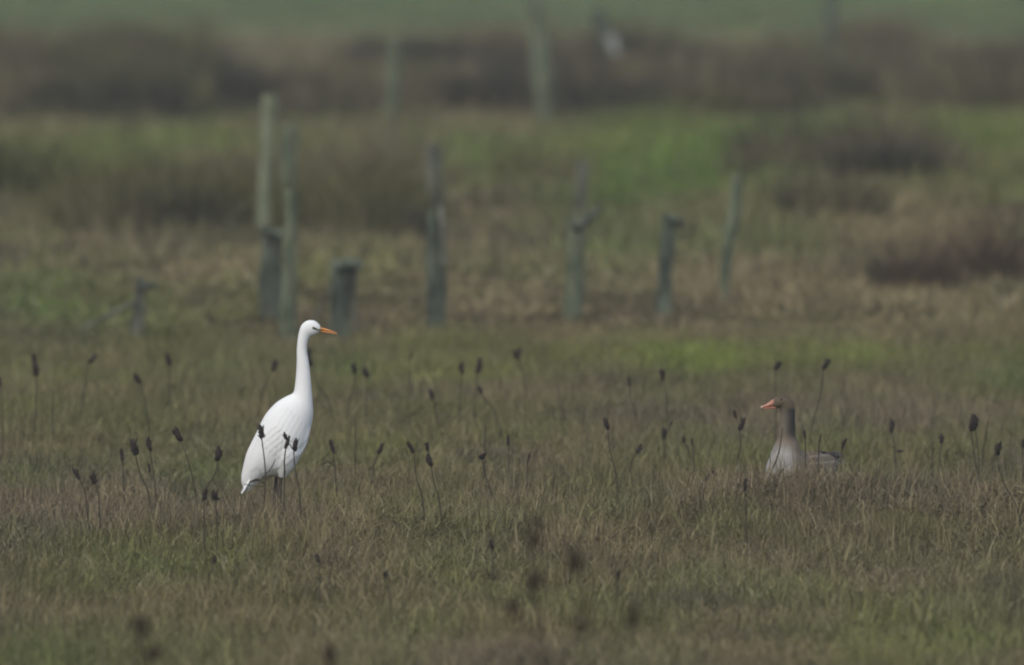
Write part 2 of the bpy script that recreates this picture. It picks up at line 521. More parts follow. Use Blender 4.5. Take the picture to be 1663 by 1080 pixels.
# taller dark growth, in belts and banks
TALL = [(100, 188, 130, 11, .95), (260, 186, 110, 11, .95), (410, 184, 70, 9, .7), (560, 186, 110, 13, .95), (720, 174, 90, 8, .6), (960, 180, 90, 14, 1), (1090, 178, 90, 12, .95),
        (1220, 180, 110, 12, .95), (1380, 172, 80, 8, .5), (1590, 170, 130, 12, 1),
        (190, 362, 110, 14, .8), (330, 366, 130, 16, 1), (500, 350, 60, 16, .6), (630, 378, 80, 14, .9), (20, 350, 40, 12, .7), (830, 345, 110, 10, .4),
        (1455, 298, 60, 5, .7), (1290, 300, 50, 8, .5), (1580, 405, 60, 7, .2), (1480, 470, 45, 5, .25), (1330, 352, 60, 6, .4),
        (620, 330, 60, 12, .8), (490, 320, 50, 12, .4), (400, 372, 70, 10, .8), (700, 375, 50, 8, .5), (1640, 165, 60, 12, .8), (880, 300, 60, 8, .3),
        (290, 108, 110, 6, .8), (160, 132, 50, 7, .7), (820, 112, 60, 7, .8), (1420, 94, 60, 6, .6), (1150, 110, 160, 7, .6), (40, 120, 50, 7, .5), (700, 120, 60, 6, .4)]
def tall_dens(x, y, px, py):
    d = np.zeros(len(x))
    for cx, cy, rx, ry, w in TALL:
        d = np.maximum(d, w * np.exp(-(((px - cx) / rx) ** 2 + ((py - cy) / ry) ** 2) ** 2))
    return d * (0.08 + 1.5 * sstep(.35, .65, fbm(x * 0.9, y * .35, 41)))
def tall_tint(x, y, px, py):
    n = len(x)
    a = sstep(.25, .75, fbm(x * 0.9, y * .5, 63))[:, None]
    base = DARK * 0.95 * (1 - a) + (0.15 * PURPLE + 0.75 * BROWN + 0.10 * OLIVE) * a  # dark end of the plant colour includes the belt's shadow tone
    o = sstep(.55, .75, fbm(x * .9, y * .4, 88))[:, None]
    base = base * (1 - .65 * o) + OLIVE * .8 * .65 * o
    return base * (0.58 + .5 * rng.random(n))[:, None]
x, y = spread(14000, 84.0, 170.0, 2.5)
do_scatter('dark_marsh_growth', x, y, tall_c, 5, 0.5, 1.3, 'blurred dark brown rushes and dead stems filling the marsh behind the posts', dens=tall_dens, tint=tall_tint, ztop=0.0)

# ------------------------------------------------------------------ shape builders
def catmull(pts, sub):
    pts = [np.asarray(p, float) for p in pts]
    out = []
    for i in range(len(pts) - 1):
        p0 = pts[max(i - 1, 0)]; p1 = pts[i]; p2 = pts[i + 1]; p3 = pts[min(i + 2, len(pts) - 1)]
        for k in range(sub):
            t = k / sub
            out.append(0.5 * ((2 * p1) + (-p0 + p2) * t + (2 * p0 - 5 * p1 + 4 * p2 - p3) * t * t + (-p0 + 3 * p1 - 3 * p2 + p3) * t ** 3))
    out.append(pts[-1])
    return out

def loft(sections, n=24, sub=4):
    """sections: (centre, half-depth vector, half-width vector); returns verts, faces of a closed surface"""
    arr = catmull([np.concatenate([np.asarray(a, float) for a in s]) for s in sections], sub)
    V = []; F = []
    for a in arr:
        c, A, B = a[0:3], a[3:6], a[6:9]
        for k in range(n):
            t = 2 * math.pi * k / n
            V.append(c + A * math.cos(t) + B * math.sin(t))
    m_ = len(arr)
    for j in range(m_ - 1):
        for k in range(n):
            k2 = (k + 1) % n
            F.append((j * n + k, j * n + k2, (j + 1) * n + k2, (j + 1) * n + k))
    for j, rev in ((0, True), (m_ - 1, False)):
        c = len(V); V.append(arr[j][0:3])
        for k in range(n):
            k2 = (k + 1) % n
            F.append((c, j * n + k2, j * n + k) if rev else (c, j * n + k, j * n + k2))
    return V, F

def tube(path, radii, n=6, sub=4):
    pts = catmull([np.concatenate([np.asarray(p, float), [r]]) for p, r in zip(path, radii)], sub)
    V = []; F = []
    ref = np.array((0.31, 0.93, 0.2))
    for i, a in enumerate(pts):
        d = (pts[min(i + 1, len(pts) - 1)] - pts[max(i - 1, 0)])[:3]
        d = d / (np.linalg.norm(d) + 1e-9)
        u = np.cross(d, ref); u /= np.linalg.norm(u) + 1e-9
        v = np.cross(d, u)
        for k in range(n):
            t = 2 * math.pi * k / n
            V.append(a[:3] + a[3] * (u * math.cos(t) + v * math.sin(t)))
    m_ = len(pts)
    for j in range(m_ - 1):
        for k in range(n):
            k2 = (k + 1) % n
            F.append((j * n + k, j * n + k2, (j + 1) * n + k2, (j + 1) * n + k))
    F.append(tuple(range(n))[::-1]); F.append(tuple((m_ - 1) * n + k for k in range(n)))
    return V, F

def join(parts):
    V = []; F = []
    for v, f in parts:
        o = len(V); V += list(v); F += [tuple(i + o for i in q) for q in f]
    return V, F

def remeshed(name, verts, faces, voxel, smooth_it):
    me = bpy.data.meshes.new(name + '_rough'); me.from_pydata([tuple(v) for v in verts], [], faces); me.update()
    o = bpy.data.objects.new(name + '_rough', me); C.objects.link(o)
    r = o.modifiers.new('r', 'REMESH'); r.mode = 'VOXEL'; r.voxel_size = voxel
    sm = o.modifiers.new('s', 'SMOOTH'); sm.factor = 0.5; sm.iterations = smooth_it
    bpy.context.view_layer.update()
    dg = bpy.context.evaluated_depsgraph_get()
    out = bpy.data.meshes.new_from_object(o.evaluated_get(dg))
    bpy.data.objects.remove(o); bpy.data.meshes.remove(me)
    out.name = name
    out.polygons.foreach_set('use_smooth', [True] * len(out.polygons))
    return out

def mesh_arrays(me):
    v = np.empty(len(me.vertices) * 3); me.vertices.foreach_get('co', v)
    return v.reshape(-1, 3)

def paint(me, cols):
    a = me.color_attributes.new('Col', 'FLOAT_COLOR', 'POINT')
    c4 = np.concatenate([cols, np.ones((len(cols), 1))], 1)
    a.data.foreach_set('color', c4.astype(np.float32).ravel())

def ellipsoid(c, r, n=12, m_=8):
    V = []; F = []
    for j in range(m_ + 1):
        ph = math.pi * j / m_
        for k in range(n):
            t = 2 * math.pi * k / n
            V.append((c[0] + r[0] * math.sin(ph) * math.cos(t), c[1] + r[1] * math.sin(ph) * math.sin(t), c[2] + r[2] * math.cos(ph)))
    for j in range(m_):
        for k in range(n):
            k2 = (k + 1) % n
            F.append((j * n + k, (j + 1) * n + k, (j + 1) * n + k2, j * n + k2))
    return V, F

def feather(p, d, nrm, length, width, curl, core, edge, lift=0.004, nseg=7, camber=0.10):
    """one vaned feather lying on a surface: a curved, slightly cambered leaf with thickness"""
    p = np.asarray(p, float); d = np.asarray(d, float); nrm = np.asarray(nrm, float)
    d = d - nrm * np.dot(d, nrm); d /= np.linalg.norm(d) + 1e-9
    s = np.cross(nrm, d)
    V = []; F = []; K = []
    for i in range(nseg + 1):
        t = i / nseg
        w = width * 0.5 * (math.sin(math.pi * (0.12 + 0.80 * t)) ** 0.6) * (1.0 if t < 0.97 else 0.45)
        c = p + d * length * t - nrm * curl * t * t + nrm * lift * (0.3 + 0.7 * t)
        for q in (-1, -0.5, 0, 0.5, 1):
            V.append(c + s * w * q + nrm * (camber * width * (1 - q * q)))
            e = max(abs(q) ** 3, max(0, (t - 0.8) / 0.2) ** 1.5)
            K.append(np.asarray(core) * (1 - e) + np.asarray(edge) * e)
    for i in range(nseg):
        for q in range(4):
            a = i * 5 + q
            F.append((a, a + 1, a + 6, a + 5))
    return V, F, K

def hug(bvh, a, e, side, width, lift, core, edge, nseg=8):
    """a feather whose vane follows the body surface from a to e (x, z in the side view)"""
    a = np.asarray(a, float); e = np.asarray(e, float)
    d = e - a; ln = math.hypot(d[0], d[2]); d = d / ln
    s = np.array((-d[2], 0, d[0]))
    V = []; F = []; K = []
    last = None
    for i in range(nseg + 1):
        t = i / nseg
        w = width * 0.5 * (math.sin(math.pi * (0.12 + 0.80 * t)) ** 0.6) * (1.0 if t < 0.97 else 0.45)
        c = a + d * ln * t
        hc, _n = side_hit(bvh, c[0], c[2], side)
        if hc is not None: last = hc.y
        if last is None: return [], [], []
        for q in (-1, -0.5, 0, 0.5, 1):
            p = c + s * w * q
            h, _n = side_hit(bvh, p[0], p[2], side)
            y = h.y if h is not None else last
            if side * (y - last) < -.012: y = last - side * .012
            V.append(np.array((p[0], y + side * lift * (0.25 + 0.75 * t) * (1.15 - .3 * abs(q)), p[2])))
            k = max(abs(q) ** 3, max(0, (t - 0.8) / 0.2) ** 1.5)
            K.append(np.asarray(core) * (1 - k) + np.asarray(edge) * k)
    for i in range(nseg):
        for q in range(4):
            b0 = i * 5 + q
            F.append((b0, b0 + 1, b0 + 6, b0 + 5))
    return V, F, K

def side_hit(bvh, x, z, side):
    h = bvh.ray_cast(Vector((x, side * 0.5, z)), Vector((0, -side, 0)))
    return (h[0], h[1]) if h[0] is not None else (None, None)

# ------------------------------------------------------------------ the egret (faces right, side on)
def build_egret():
    S = 1389.0
    base = ground(461, 870)
    base = Vector((at(461, 870, 60.0).x, 60.0, float(hgt(at(461, 870, 60.0).x, 60.0))))
    root = empty('great_egret', base)
    tag(root, 'tall white egret with long neck and orange bill standing in the grass', 'egret')
    zg = 3.0 - 0.0
    def L(cx, cy):
        w = at(330 + cx / 3.373, 500 + cy / 3.373, 60.0)
        return np.array((w.x - base.x, 0.0, w.z - base.z))
    secs = []
    def sec(b_, f_, hw, dy=0.0):
        a = L(*b_); c = L(*f_)
        secs.append(((a + c) / 2 + np.array((0, dy, 0)), (a - c) / 2, np.array((0, hw, 0))))
    for q in [((229, 1008), (241, 1013), .005), ((211, 965), (262, 997), .016), ((208, 925), (295, 965), .028), ((219, 865), (330, 935), .042),
              ((236, 798), (385, 920), .056), ((262, 740), (440, 902), .070), ((288, 690), (505, 838), .081), ((316, 628), (548, 790), .085),
              ((345, 578), (574, 728), .081), ((398, 520), (591, 655), .070), ((455, 484), (602, 588), .054),
              ((492, 466), (601, 540), .042), ((502, 425), (595, 455), .033), ((509, 355), (588, 370), .0265), ((512, 290), (579, 297), .0225),
              ((512, 230), (569, 237), .0195), ((516, 180), (571, 196), .019), ((525, 128), (582, 165), .0195), ((541, 90), (592, 155), .0215),
              ((572, 68), (603, 152), .0225), ((605, 68), (617, 147), .0215), ((628, 82), (630, 138), .017), ((643, 99), (641, 131), .010)]:
        sec(*q)
    parts = [loft(secs, 28, 4)]
    # feathered thighs
    for sy in (-1, 1):
        t0 = L(462 if sy < 0 else 450, 770); t1 = L(448 if sy < 0 else 425, 850); t2 = L(432 if sy < 0 else 415, 930)
        parts.append(tube([t0 + (.01, sy * .015, .05), t0 + (0, sy * .026, 0), t1 + (0, sy * .032, 0), t2 + (0, sy * .03, 0)], [.012, .054, .044, .012], 14))
    me = remeshed('body', *join(parts), 0.0045, 3)
    co = mesh_arrays(me)
    cols = np.tile((0.71, 0.73, 0.72), (len(co), 1))
    # faint buff stain low on the belly and tail
    n_ = fbm(co[:, 0] * 30, co[:, 2] * 30, 13)
    stain = sstep(.36, .24, co[:, 2]) * (.3 + .7 * n_)
    cols = cols * (1 - .22 * stain[:, None]) + np.array((.55, .52, .40)) * .22 * stain[:, None]
    paint(me, cols)
    me.materials.append(M['plumage'])
    body = link(bpy.data.objects.new('body', me), root)
    bvh = BVHTree.FromPolygons([tuple(v) for v in co], [tuple(p.vertices) for p in me.polygons])
    white = (0.71, 0.73, 0.72); shade = (0.66, 0.68, 0.67)
    for side in (-1, 1):
        V = []; F = []; K = []
        def add(cx, cy, ex, ey, wd, curl, lift):
            p = L(cx, cy); e = L(ex, ey)
            v, f, k = hug(bvh, p, e, side, wd, lift * .6, white, shade)
            o = len(V); V.extend(v); F.extend([tuple(i + o for i in q) for q in f]); K.extend(k)
        r_ = random.Random(3 + side)
        # long flight feathers folded along the lower edge, then rows of coverts, then shoulder plumes
        for i in range(9):
            t = i / 8
            add(338 + 70 * t, 710 + 85 * t, 232 + 72 * t + r_.uniform(-4, 4), 975 - 40 * t + r_.uniform(-10, 10), .034, .012, .004)
        for i in range(10):
            t = i / 9
            add(345 + 125 * t, 650 + 110 * t, 258 + 130 * t, 895 - 20 * t + r_.uniform(-15, 15), .036, .010, .006)
        for row in range(4):
            for i in range(8):
                t = i / 7
                x0 = 368 + 30 * row + 140 * t; y0 = 610 - 24 * row + 125 * t
                add(x0, y0, x0 - 75 + 20 * t, y0 + 120, .028, .006, .0075 + .001 * row)
        for i in range(7):
            t = i / 6
            x0 = 425 + 40 * t; y0 = 575 + 40 * t
            add(x0, y0, x0 - 140 + 25 * t, y0 + 300 + r_.uniform(-20, 20), .020, .016, .006)
        mesh_obj('wing', V, F, M['plumage'], root, cols=[(*k, 1) for k in K])
    V = []; F = []; K = []
    for i in range(7):
        t = i / 6 - .5
        p = L(262, 925) + np.array((0, t * .05, 0))
        v, f, k = feather(p, L(224 + 20 * abs(t), 1014) - L(262, 925), np.array((-.75, t * .8, .45)) / np.linalg.norm((-.75, t * .8, .45)), .075, .022, .004, white, shade)
        o = len(V); V += v; F += [tuple(j + o for j in q) for q in f]; K += k
    mesh_obj('tail', V, F, M['plumage'], root, cols=[(*k, 1) for k in K])
    # bill: two mandibles
    def bl(points):
        ss = []
        for (b_, f_, hw) in points:
            a = L(*b_); c = L(*f_)
            ss.append(((a + c) / 2, (a - c) / 2, np.array((0, hw, 0))))
        return loft(ss, 14, 3)
    up = bl([((628, 103), (626, 121), .0085), ((645, 106), (644, 122), .0078), ((680, 116), (679, 128), .0058), ((715, 129), (714, 136), .0034), ((736, 139), (735, 141), .001)])
    lo = bl([((624, 121.5), (620, 134), .0075), ((645, 123), (644, 134), .0068), ((680, 128.6), (679, 138), .005), ((715, 136.6), (714, 142), .003), ((733, 141.5), (732, 143.5), .001)])
    bill = mesh_obj('bill', *join([up]), M['bill_egret'], root)
    mesh_obj('lower_mandible', *lo, M['bill_egret'], bill)
    for side in (-1, 1):
        c = L(604, 108)
        hit, nrm = side_hit(bvh, c[0], c[2], side)
        y_ = hit.y if hit is not None else side * .02
        e = mesh_obj('eye', *ellipsoid((c[0], y_ - side * .0012, c[2]), (.0052, .0030, .0050)), M['iris'], root)
        mesh_obj('pupil', *ellipsoid((c[0], y_ + side * .0008, c[2]), (.0044, .0022, .0044)), M['eye'], e)
        V, F = loft([((L(595, 110)[0], y_, L(595, 110)[2]), (0, 0, .0012), (0, .0012, 0)), ((L(612, 112)[0], y_ - side * .0006, L(612, 112)[2]), (0, 0, .0048), (0, .0022, 0)),
                     ((L(632, 118)[0], side * .0125, L(632, 118)[2]), (0, 0, .005), (0, .0022, 0)), ((L(648, 121)[0], side * .0085, L(648, 121)[2]), (0, 0, .0015), (0, .001, 0))], 10, 3)
        mesh_obj('bare_face_skin', V, F, M['lores'], root)
    # legs: feathered thigh, ankle, long shank, four toes
    for sy, (kx, ky), fx in ((-1, (431, 925), 425), (1, (405, 925), 395)):
        a = L(kx, ky - 40) + np.array((0, sy * .03, 0)); ank = L(kx - 14, 1030) + np.array((0, sy * .03, 0)); ft = L(fx, 1242)
        ft[1] = sy * .032; ft[2] = .008
        leg = mesh_obj('leg', *tube([a, (a + ank) / 2, ank, (ank * .6 + ft * .4), ft], [.0085, .007, .0095, .0062, .007], 8), M['leg'], root)
        for ang, ln in ((0, .085), (.55, .075), (-.55, .075), (math.pi, .05)):
            d = np.array((math.cos(ang), math.sin(ang), 0))
            mesh_obj('toe', *tube([ft, ft + d * ln * .5 + np.array((0, 0, .004)), ft + d * ln], [.005, .0045, .002], 6), M['leg'], leg)
    return root
build_egret()

# ------------------------------------------------------------------ the goose (sits in the grass, breast turned towards us, head in profile to the left)
def build_goose():
    Y = 60.6
    p0 = at(1300, 849, Y)
    base = Vector((p0.x, Y, float(hgt(p0.x, Y))))
    root = empty('greylag_goose', base, math.radians(180 + 60))
    root.scale = (.91, .91, .91)
    tag(root, 'grey brown goose with pinkish orange bill sitting low in the grass', 'goose')
    # local frame: +X is where the breast points, Z up
    HT = -math.radians(49)           # head turned back into profile
    hx = np.array((math.cos(HT), math.sin(HT), 0)); hy = np.array((-math.sin(HT), math.cos(HT), 0)); up = np.array((0, 0, 1.0))
    N = np.array((.112, 0, 0))       # neck axis foot
    sec = []
    def s(x, z, A, hw): sec.append((np.array((x, 0, z)), np.array((A[0], 0, A[1])), np.array((0, hw, 0))))
    s(-.285, .262, (0, .004), .020); s(-.25, .258, (0, .018), .045); s(-.20, .240, (0, .052), .066); s(-.12, .212, (.0, .095), .098)
    s(-.03, .192, (0, .122), .118); s(.06, .190, (-.02, .126), .117); s(.125, .215, (-.06, .108), .104); s(.148, .262, (-.078, .066), .084)
    s(.140, .315, (-.066, .028), .064); s(.128, .358, (-.051, .010), .049)
    def hs(f, z, A, hw):             # head and neck sections in the turned frame
        c = N + hx * f + up * z
        sec.append((c, hx * A[0] + up * A[1], hy * hw))
    hs(.010, .400, (-.042, .003), .040); hs(.005, .445, (-.036, .002), .034); hs(.003, .485, (-.033, .004), .031); hs(.006, .515, (-.031, .013), .0285)
    hs(.018, .533, (-.021, .026), .0265); hs(.036, .536, (-.008, .0295), .0255); hs(.053, .532, (.0, .0255), .0215); hs(.066, .527, (.0, .019), .015); hs(.072, .525, (0, .012), .009)
    me = remeshed('body', *loft(sec, 28, 4), 0.0045, 3)
    co = mesh_arrays(me)
    n = len(co)
    nn = fbm(co[:, 0] * 40 + co[:, 1] * 25, co[:, 2] * 22, 5)
    X, Yl, Z = co[:, 0], co[:, 1], co[:, 2]
    body_c = np.array((.125, .096, .066)); pale = np.array((.27, .265, .25)); breast = np.array((.150, .125, .098)); neck_f = np.array((.110, .096, .072))
    neck_b = np.array((.040, .036, .034)); headc = np.array((.105, .085, .056)); crown = np.array((.055, .045, .032))
    col = np.tile(body_c, (n, 1))
    def mix(c, w):
        nonlocal col
        w = np.clip(w, 0, 1)[:, None]; col = col * (1 - w) + c * w
    mix(breast, sstep(.02, .10, X) * sstep(.42, .33, Z))
    mix(pale, sstep(.12, .19, X + .25 * Yl * -1) * sstep(.37, .30, Z) * (.7 + .5 * nn))
    nk = sstep(.35, .40, Z)
    mix(neck_f, nk)
    f = (X - N[0]) * hx[0] + Yl * hx[1]
    mix(neck_b, sstep(.335, .42, Z) * sstep(.030, -.008, f) * sstep(.53, .505, Z))
    mix(headc, sstep(.495, .515, Z))
    mix(crown, sstep(.545, .56, Z) * .8)
    mix(np.array((.12, .105, .085)), sstep(-.24, -.28, X))
    col *= (.8 + .4 * nn)[:, None]
    paint(me, col)
    me.materials.append(M['plumage'])
    link(bpy.data.objects.new('body', me), root)
    bvh = BVHTree.FromPolygons([tuple(v) for v in co], [tuple(p.vertices) for p in me.polygons])
    r_ = random.Random(5)
    dk = (.080, .063, .045); ed = (.30, .265, .215); prim = (.035, .03, .028)
    for side in (-1, 1):
        V = []; F = []; K = []
        def add(x, z, dx, dz, ln, wd, lift, core, edge, curl=.006):
            q_ = math.hypot(dx, dz)
            v, f_, k = hug(bvh, (x, 0, z), (x + dx / q_ * ln, 0, z + dz / q_ * ln), side, wd, lift * .8, core, edge)
            o = len(V); V.extend(v); F.extend([tuple(i + o for i in q) for q in f_]); K.extend(k)
        for i in range(6):           # dark primaries crossing over the tail
            add(-.08 - .012 * i, .265 + .004 * i, -1, .06, .22 - .012 * i, .024, .016 - .001 * i, prim, (.16, .15, .14), .0)
        for row in range(5):
            for i in range(9):
                x_ = .06 - .028 * i + r_.uniform(-.004, .004); z_ = .17 + .027 * row + r_.uniform(-.003, .003)
                add(x_, z_, -1, .02 * row - .10, .072 + .004 * i, .036, .005 + .0012 * row + .0006 * i, dk, ed)
        for i in range(9):           # pale-edged flank feathers below the wing
            add(.09 - .024 * i, .145, -1, .12, .06, .040, .004, (.15, .13, .10), (.30, .28, .24))
        mesh_obj('wing', V, F, M['plumage'], root, cols=[(*k, 1) for k in K])
    V = []; F = []; K = []
    for i in range(9):
        t = i / 8 - .5
        v, f_, k = feather((-.225, t * .07, .262 - abs(t) * .012), np.array((-1, t * .5, .04)), np.array((0, t * .4, 1)) / math.hypot(1, t * .4), .105, .026, .004, (.09, .075, .058), (.15, .135, .11))
        o = len(V); V += v; F += [tuple(j + o for j in q) for q in f_]; K += k
    mesh_obj('tail', V, F, M['plumage'], root, cols=[(*k, 1) for k in K])
    # bill
    def bs(items):
        return loft([(N + hx * f + up * z, up * hd, hy * hw) for f, z, hd, hw in items], 14, 3)
    bill = mesh_obj('bill', *bs([(.058, .530, .0175, .0125), (.070, .5275, .0165, .0125), (.085, .5215, .0115, .0115), (.100, .5155, .0075, .0105), (.112, .5125, .005, .009), (.118, .5115, .003, .005)]), M['bill_goose'], root)
    mesh_obj('lower_mandible', *bs([(.056, .5085, .006, .011), (.075, .5070, .0055, .0105), (.095, .5062, .0042, .0095), (.110, .5060, .003, .007), (.115, .5065, .001, .003)]), M['bill_goose'], bill)
    mesh_obj('bill_nail', *bs([(.108, .5130, .0045, .0062), (.116, .5118, .0042, .006), (.1225, .5095, .002, .0025)]), M['nail'], bill)
    for side in (-1, 1):
        c = N + hx * .036 + up * .545
        h = bvh.ray_cast(Vector(c + hy * side * .2), Vector(-hy * side))
        p = np.array(h[0]) if h[0] is not None else c + hy * side * .024
        e = mesh_obj('eye', *ellipsoid(tuple(p - hy * side * .001), (.0045, .0045, .0045)), M['eye'], root)
    # folded legs with webbed feet under the body
    for side in (-1, 1):
        leg = mesh_obj('leg', *tube([(-.02, side * .055, .10), (.02, side * .06, .055), (-.01, side * .06, .018)], [.012, .009, .008], 8), M['bill_goose'], root)
        V = [(-.01, side * .06, .016), (.075, side * .095, .006), (.09, side * .06, .006), (.075, side * .025, .006), (-.01, side * .06, .004)]
        mesh_obj('webbed_foot', V, [(0, 1, 2), (0, 2, 3), (4, 2, 1), (4, 3, 2), (0, 4, 1), (0, 3, 4)], M['bill_goose'], leg, smooth=False)
    return root
build_goose()

# ------------------------------------------------------------------ old posts
def lump(seed, t, a):
    return (math.sin(a * 2 + seed * 3.1 + t * 5) * .5 + math.sin(a * 3 - seed * 1.7 + t * 11) * .3 + math.sin(a * 5 + seed + t * 23) * .2)

def shaft(name, path, radii, mat, parent, seed=0, n=12, jag=0.25):
    """irregular weathered timber: lumpy cross-section, split and broken upper end"""
    pts = catmull([np.concatenate([np.asarray(p, float), [r]]) for p, r in zip(path, radii)], 6)
    V = []; F = []; m_ = len(pts)
    for i, a in enumerate(pts):
        t = i / (m_ - 1)
        d = (pts[min(i + 1, m_ - 1)] - pts[max(i - 1, 0)])[:3]; d /= np.linalg.norm(d) + 1e-9
        u = np.cross(d, (0, 1, 0.05)); u /= np.linalg.norm(u); v = np.cross(d, u)
        for k in range(n):
            an = 2 * math.pi * k / n
            r = a[3] * (1 + .22 * lump(seed, t, an) + .10 * math.sin(t * 9 + seed * 2)) * (1 if k % 4 else .88)
            p = a[:3] + r * (u * math.cos(an) + v * math.sin(an))
            if i == m_ - 1:
                p = p + d * a[3] * jag * (lump(seed + 5, .3, an * 1.5) * 2)
            V.append(p)
    for j in range(m_ - 1):
        for k in range(n):
            k2 = (k + 1) % n
            F.append((j * n + k, j * n + k2, (j + 1) * n + k2, (j + 1) * n + k))
    c = len(V); V.append(pts[-1][:3] - (pts[-1][:3] - pts[-2][:3]) * .5)
    for k in range(n): F.append((c, (m_ - 1) * n + k, (m_ - 1) * n + (k + 1) % n))
    F.append(tuple(range(n))[::-1])
    return mesh_obj(name, V, F, mat, parent, smooth=False)

def post(name, label, pxs, width, mat, group, seed, extras=()):
    """pxs: photo points from the foot up to the top; extras: (part name, points, width, material, metres nearer)"""
    foot = ground(*pxs[0])
    Y = foot.y
    root = empty(name, foot)
    tag(root, label, 'post', group)
    ppm = FPX / Y
    path = [np.array(at(px, py, Y) - foot) for px, py in pxs]
    path = [path[0] + np.array((0, 0, -.18))] + path
    r = width / ppm / 2
    rad = [r * 1.05] + [r * (1.04 - .12 * i / len(pxs)) for i in range(len(pxs))]
    shaft('timber', path, rad, M[mat], root, seed)
    for nm, pts, wd, mt, near in extras:
        pth = [np.array(at(px, py, Y - near) - foot) for px, py in pts]
        shaft(nm, pth, [wd / ppm / 2] * len(pth), M[mt], root, seed + 3, n=8)
    return root

NEAR = 'old posts along the ditch'
FARG = 'posts of the fence running away behind'
post('old_post', 'dark weathered post with a short crosspiece, behind the egret head', [(436, 548), (438, 470), (443, 376)], 33, 'wood_dark', NEAR, 1,
     [('crosspiece', [(425, 372), (452, 380), (482, 378)], 17, 'wood_dark', .07)])
post('old_post', 'slim greenish post standing close beside the dark crosspiece post', [(466, 550), (469, 450), (473, 310)], 25, 'wood_algae', NEAR, 2)
post('old_post', 'short thick dark stump with a stub on its top right, right of the egret head', [(551, 552), (553, 490), (556, 424)], 36, 'wood_dark', NEAR, 3,
     [('rail_stub', [(545, 434), (566, 426), (588, 433)], 18, 'wood_dark', .06), ('pale_slat', [(575, 540), (576, 490), (577, 438)], 8, 'wood_grey', .03)])
post('old_post', 'grey post with a narrow split slab leaning on its right', [(706, 538), (708, 450), (704, 345)], 30, 'wood_dark', NEAR, 4,
     [('split_slab', [(722, 430), (721, 390), (717, 335)], 12, 'wood_grey', .05)])
post('old_post', 'dark post with a broken branch-like stub rising to its right, centre of the picture', [(928, 522), (934, 440), (936, 356)], 30, 'wood_algae', NEAR, 5,
     [('rail_stub', [(930, 370), (952, 358), (974, 336)], 15, 'wood_dark', .05)])
post('old_post', 'straight dark post with a small stub at top right', [(1077, 512), (1081, 430), (1087, 350)], 25, 'wood_dark', NEAR, 6,
     [('rail_stub', [(1084, 352), (1098, 358), (1109, 364)], 15, 'wood_dark', .05)])
post('old_post', 'crooked slim post, kinked to the right, rightmost of the ditch posts', [(1174, 494), (1178, 430), (1184, 385), (1192, 345), (1196, 284)], 21, 'wood_algae', NEAR, 7)
post('old_post', 'thin pale post at far left with a fallen rail sloping down from it', [(222, 552), (225, 500), (228, 452)], 20, 'wood_grey', NEAR, 8,
     [('rail_stub', [(226, 462), (240, 465), (252, 462)], 12, 'wood_dark', .05), ('fallen_rail', [(110, 549), (160, 521), (218, 491)], 9, 'wood_grey', .06)])
def beam(name, label, a, b, width, mat, dz):
    A = ground(*a); Y = A.y
    root = empty(name, A); tag(root, label, 'rail')
    ppm = FPX / Y
    p = np.array(at(*b, Y) - A)
    shaft('timber', [np.array((0, 0, -.05)), p * .5 + np.array((.01, 0, 0)), p], [width / ppm / 2] * 3, M[mat], root, 12, n=8)
beam('leaning_rail', 'thin grey rail sloping down from the dark stump to the egret head', (478, 540), (538, 468), 7, 'wood_grey', 0)

post('fence_post', 'tall pale bleached post rising above the crosspiece post', [(426, 392), (431, 270), (438, 156)], 23, 'wood_pale', FARG, 21)
post('fence_post', 'dim bluish green post just right of the tall pale post', [(466, 375), (468, 290), (469, 205)], 26, 'wood_algae', FARG, 22)
post('fence_post', 'dim grey post showing above the one with the split slab', [(706, 385), (705, 300), (703, 235)], 27, 'wood_grey', FARG, 23)
post('fence_post', 'faint grey post showing above the post with the branch-like stub', [(938, 395), (941, 330), (946, 262)], 22, 'wood_grey', FARG, 24)
post('fence_post', 'blurred green post standing above and left of centre in the marsh', [(630, 268), (636, 170), (642, 66)], 23, 'wood_algae', FARG, 25)
post('fence_post', 'tall blurred dark green post cut by the top edge, near the middle', [(884, 205), (878, 90), (868, -14)], 29, 'wood_algae', FARG, 26)
post('fence_post', 'small blurred post cut by the top edge on the right', [(1346, 112), (1348, 50), (1351, -22)], 19, 'wood_dark', FARG, 27)
post('fence_post', 'slanting dark post with a whitish patch, upper right of centre', [(1014, 165), (995, 90), (966, 16)], 25, 'wood_dark', FARG, 28,
     [('white_patch', [(1003, 100), (997, 82), (991, 62)], 22, 'wood_white', .06)])

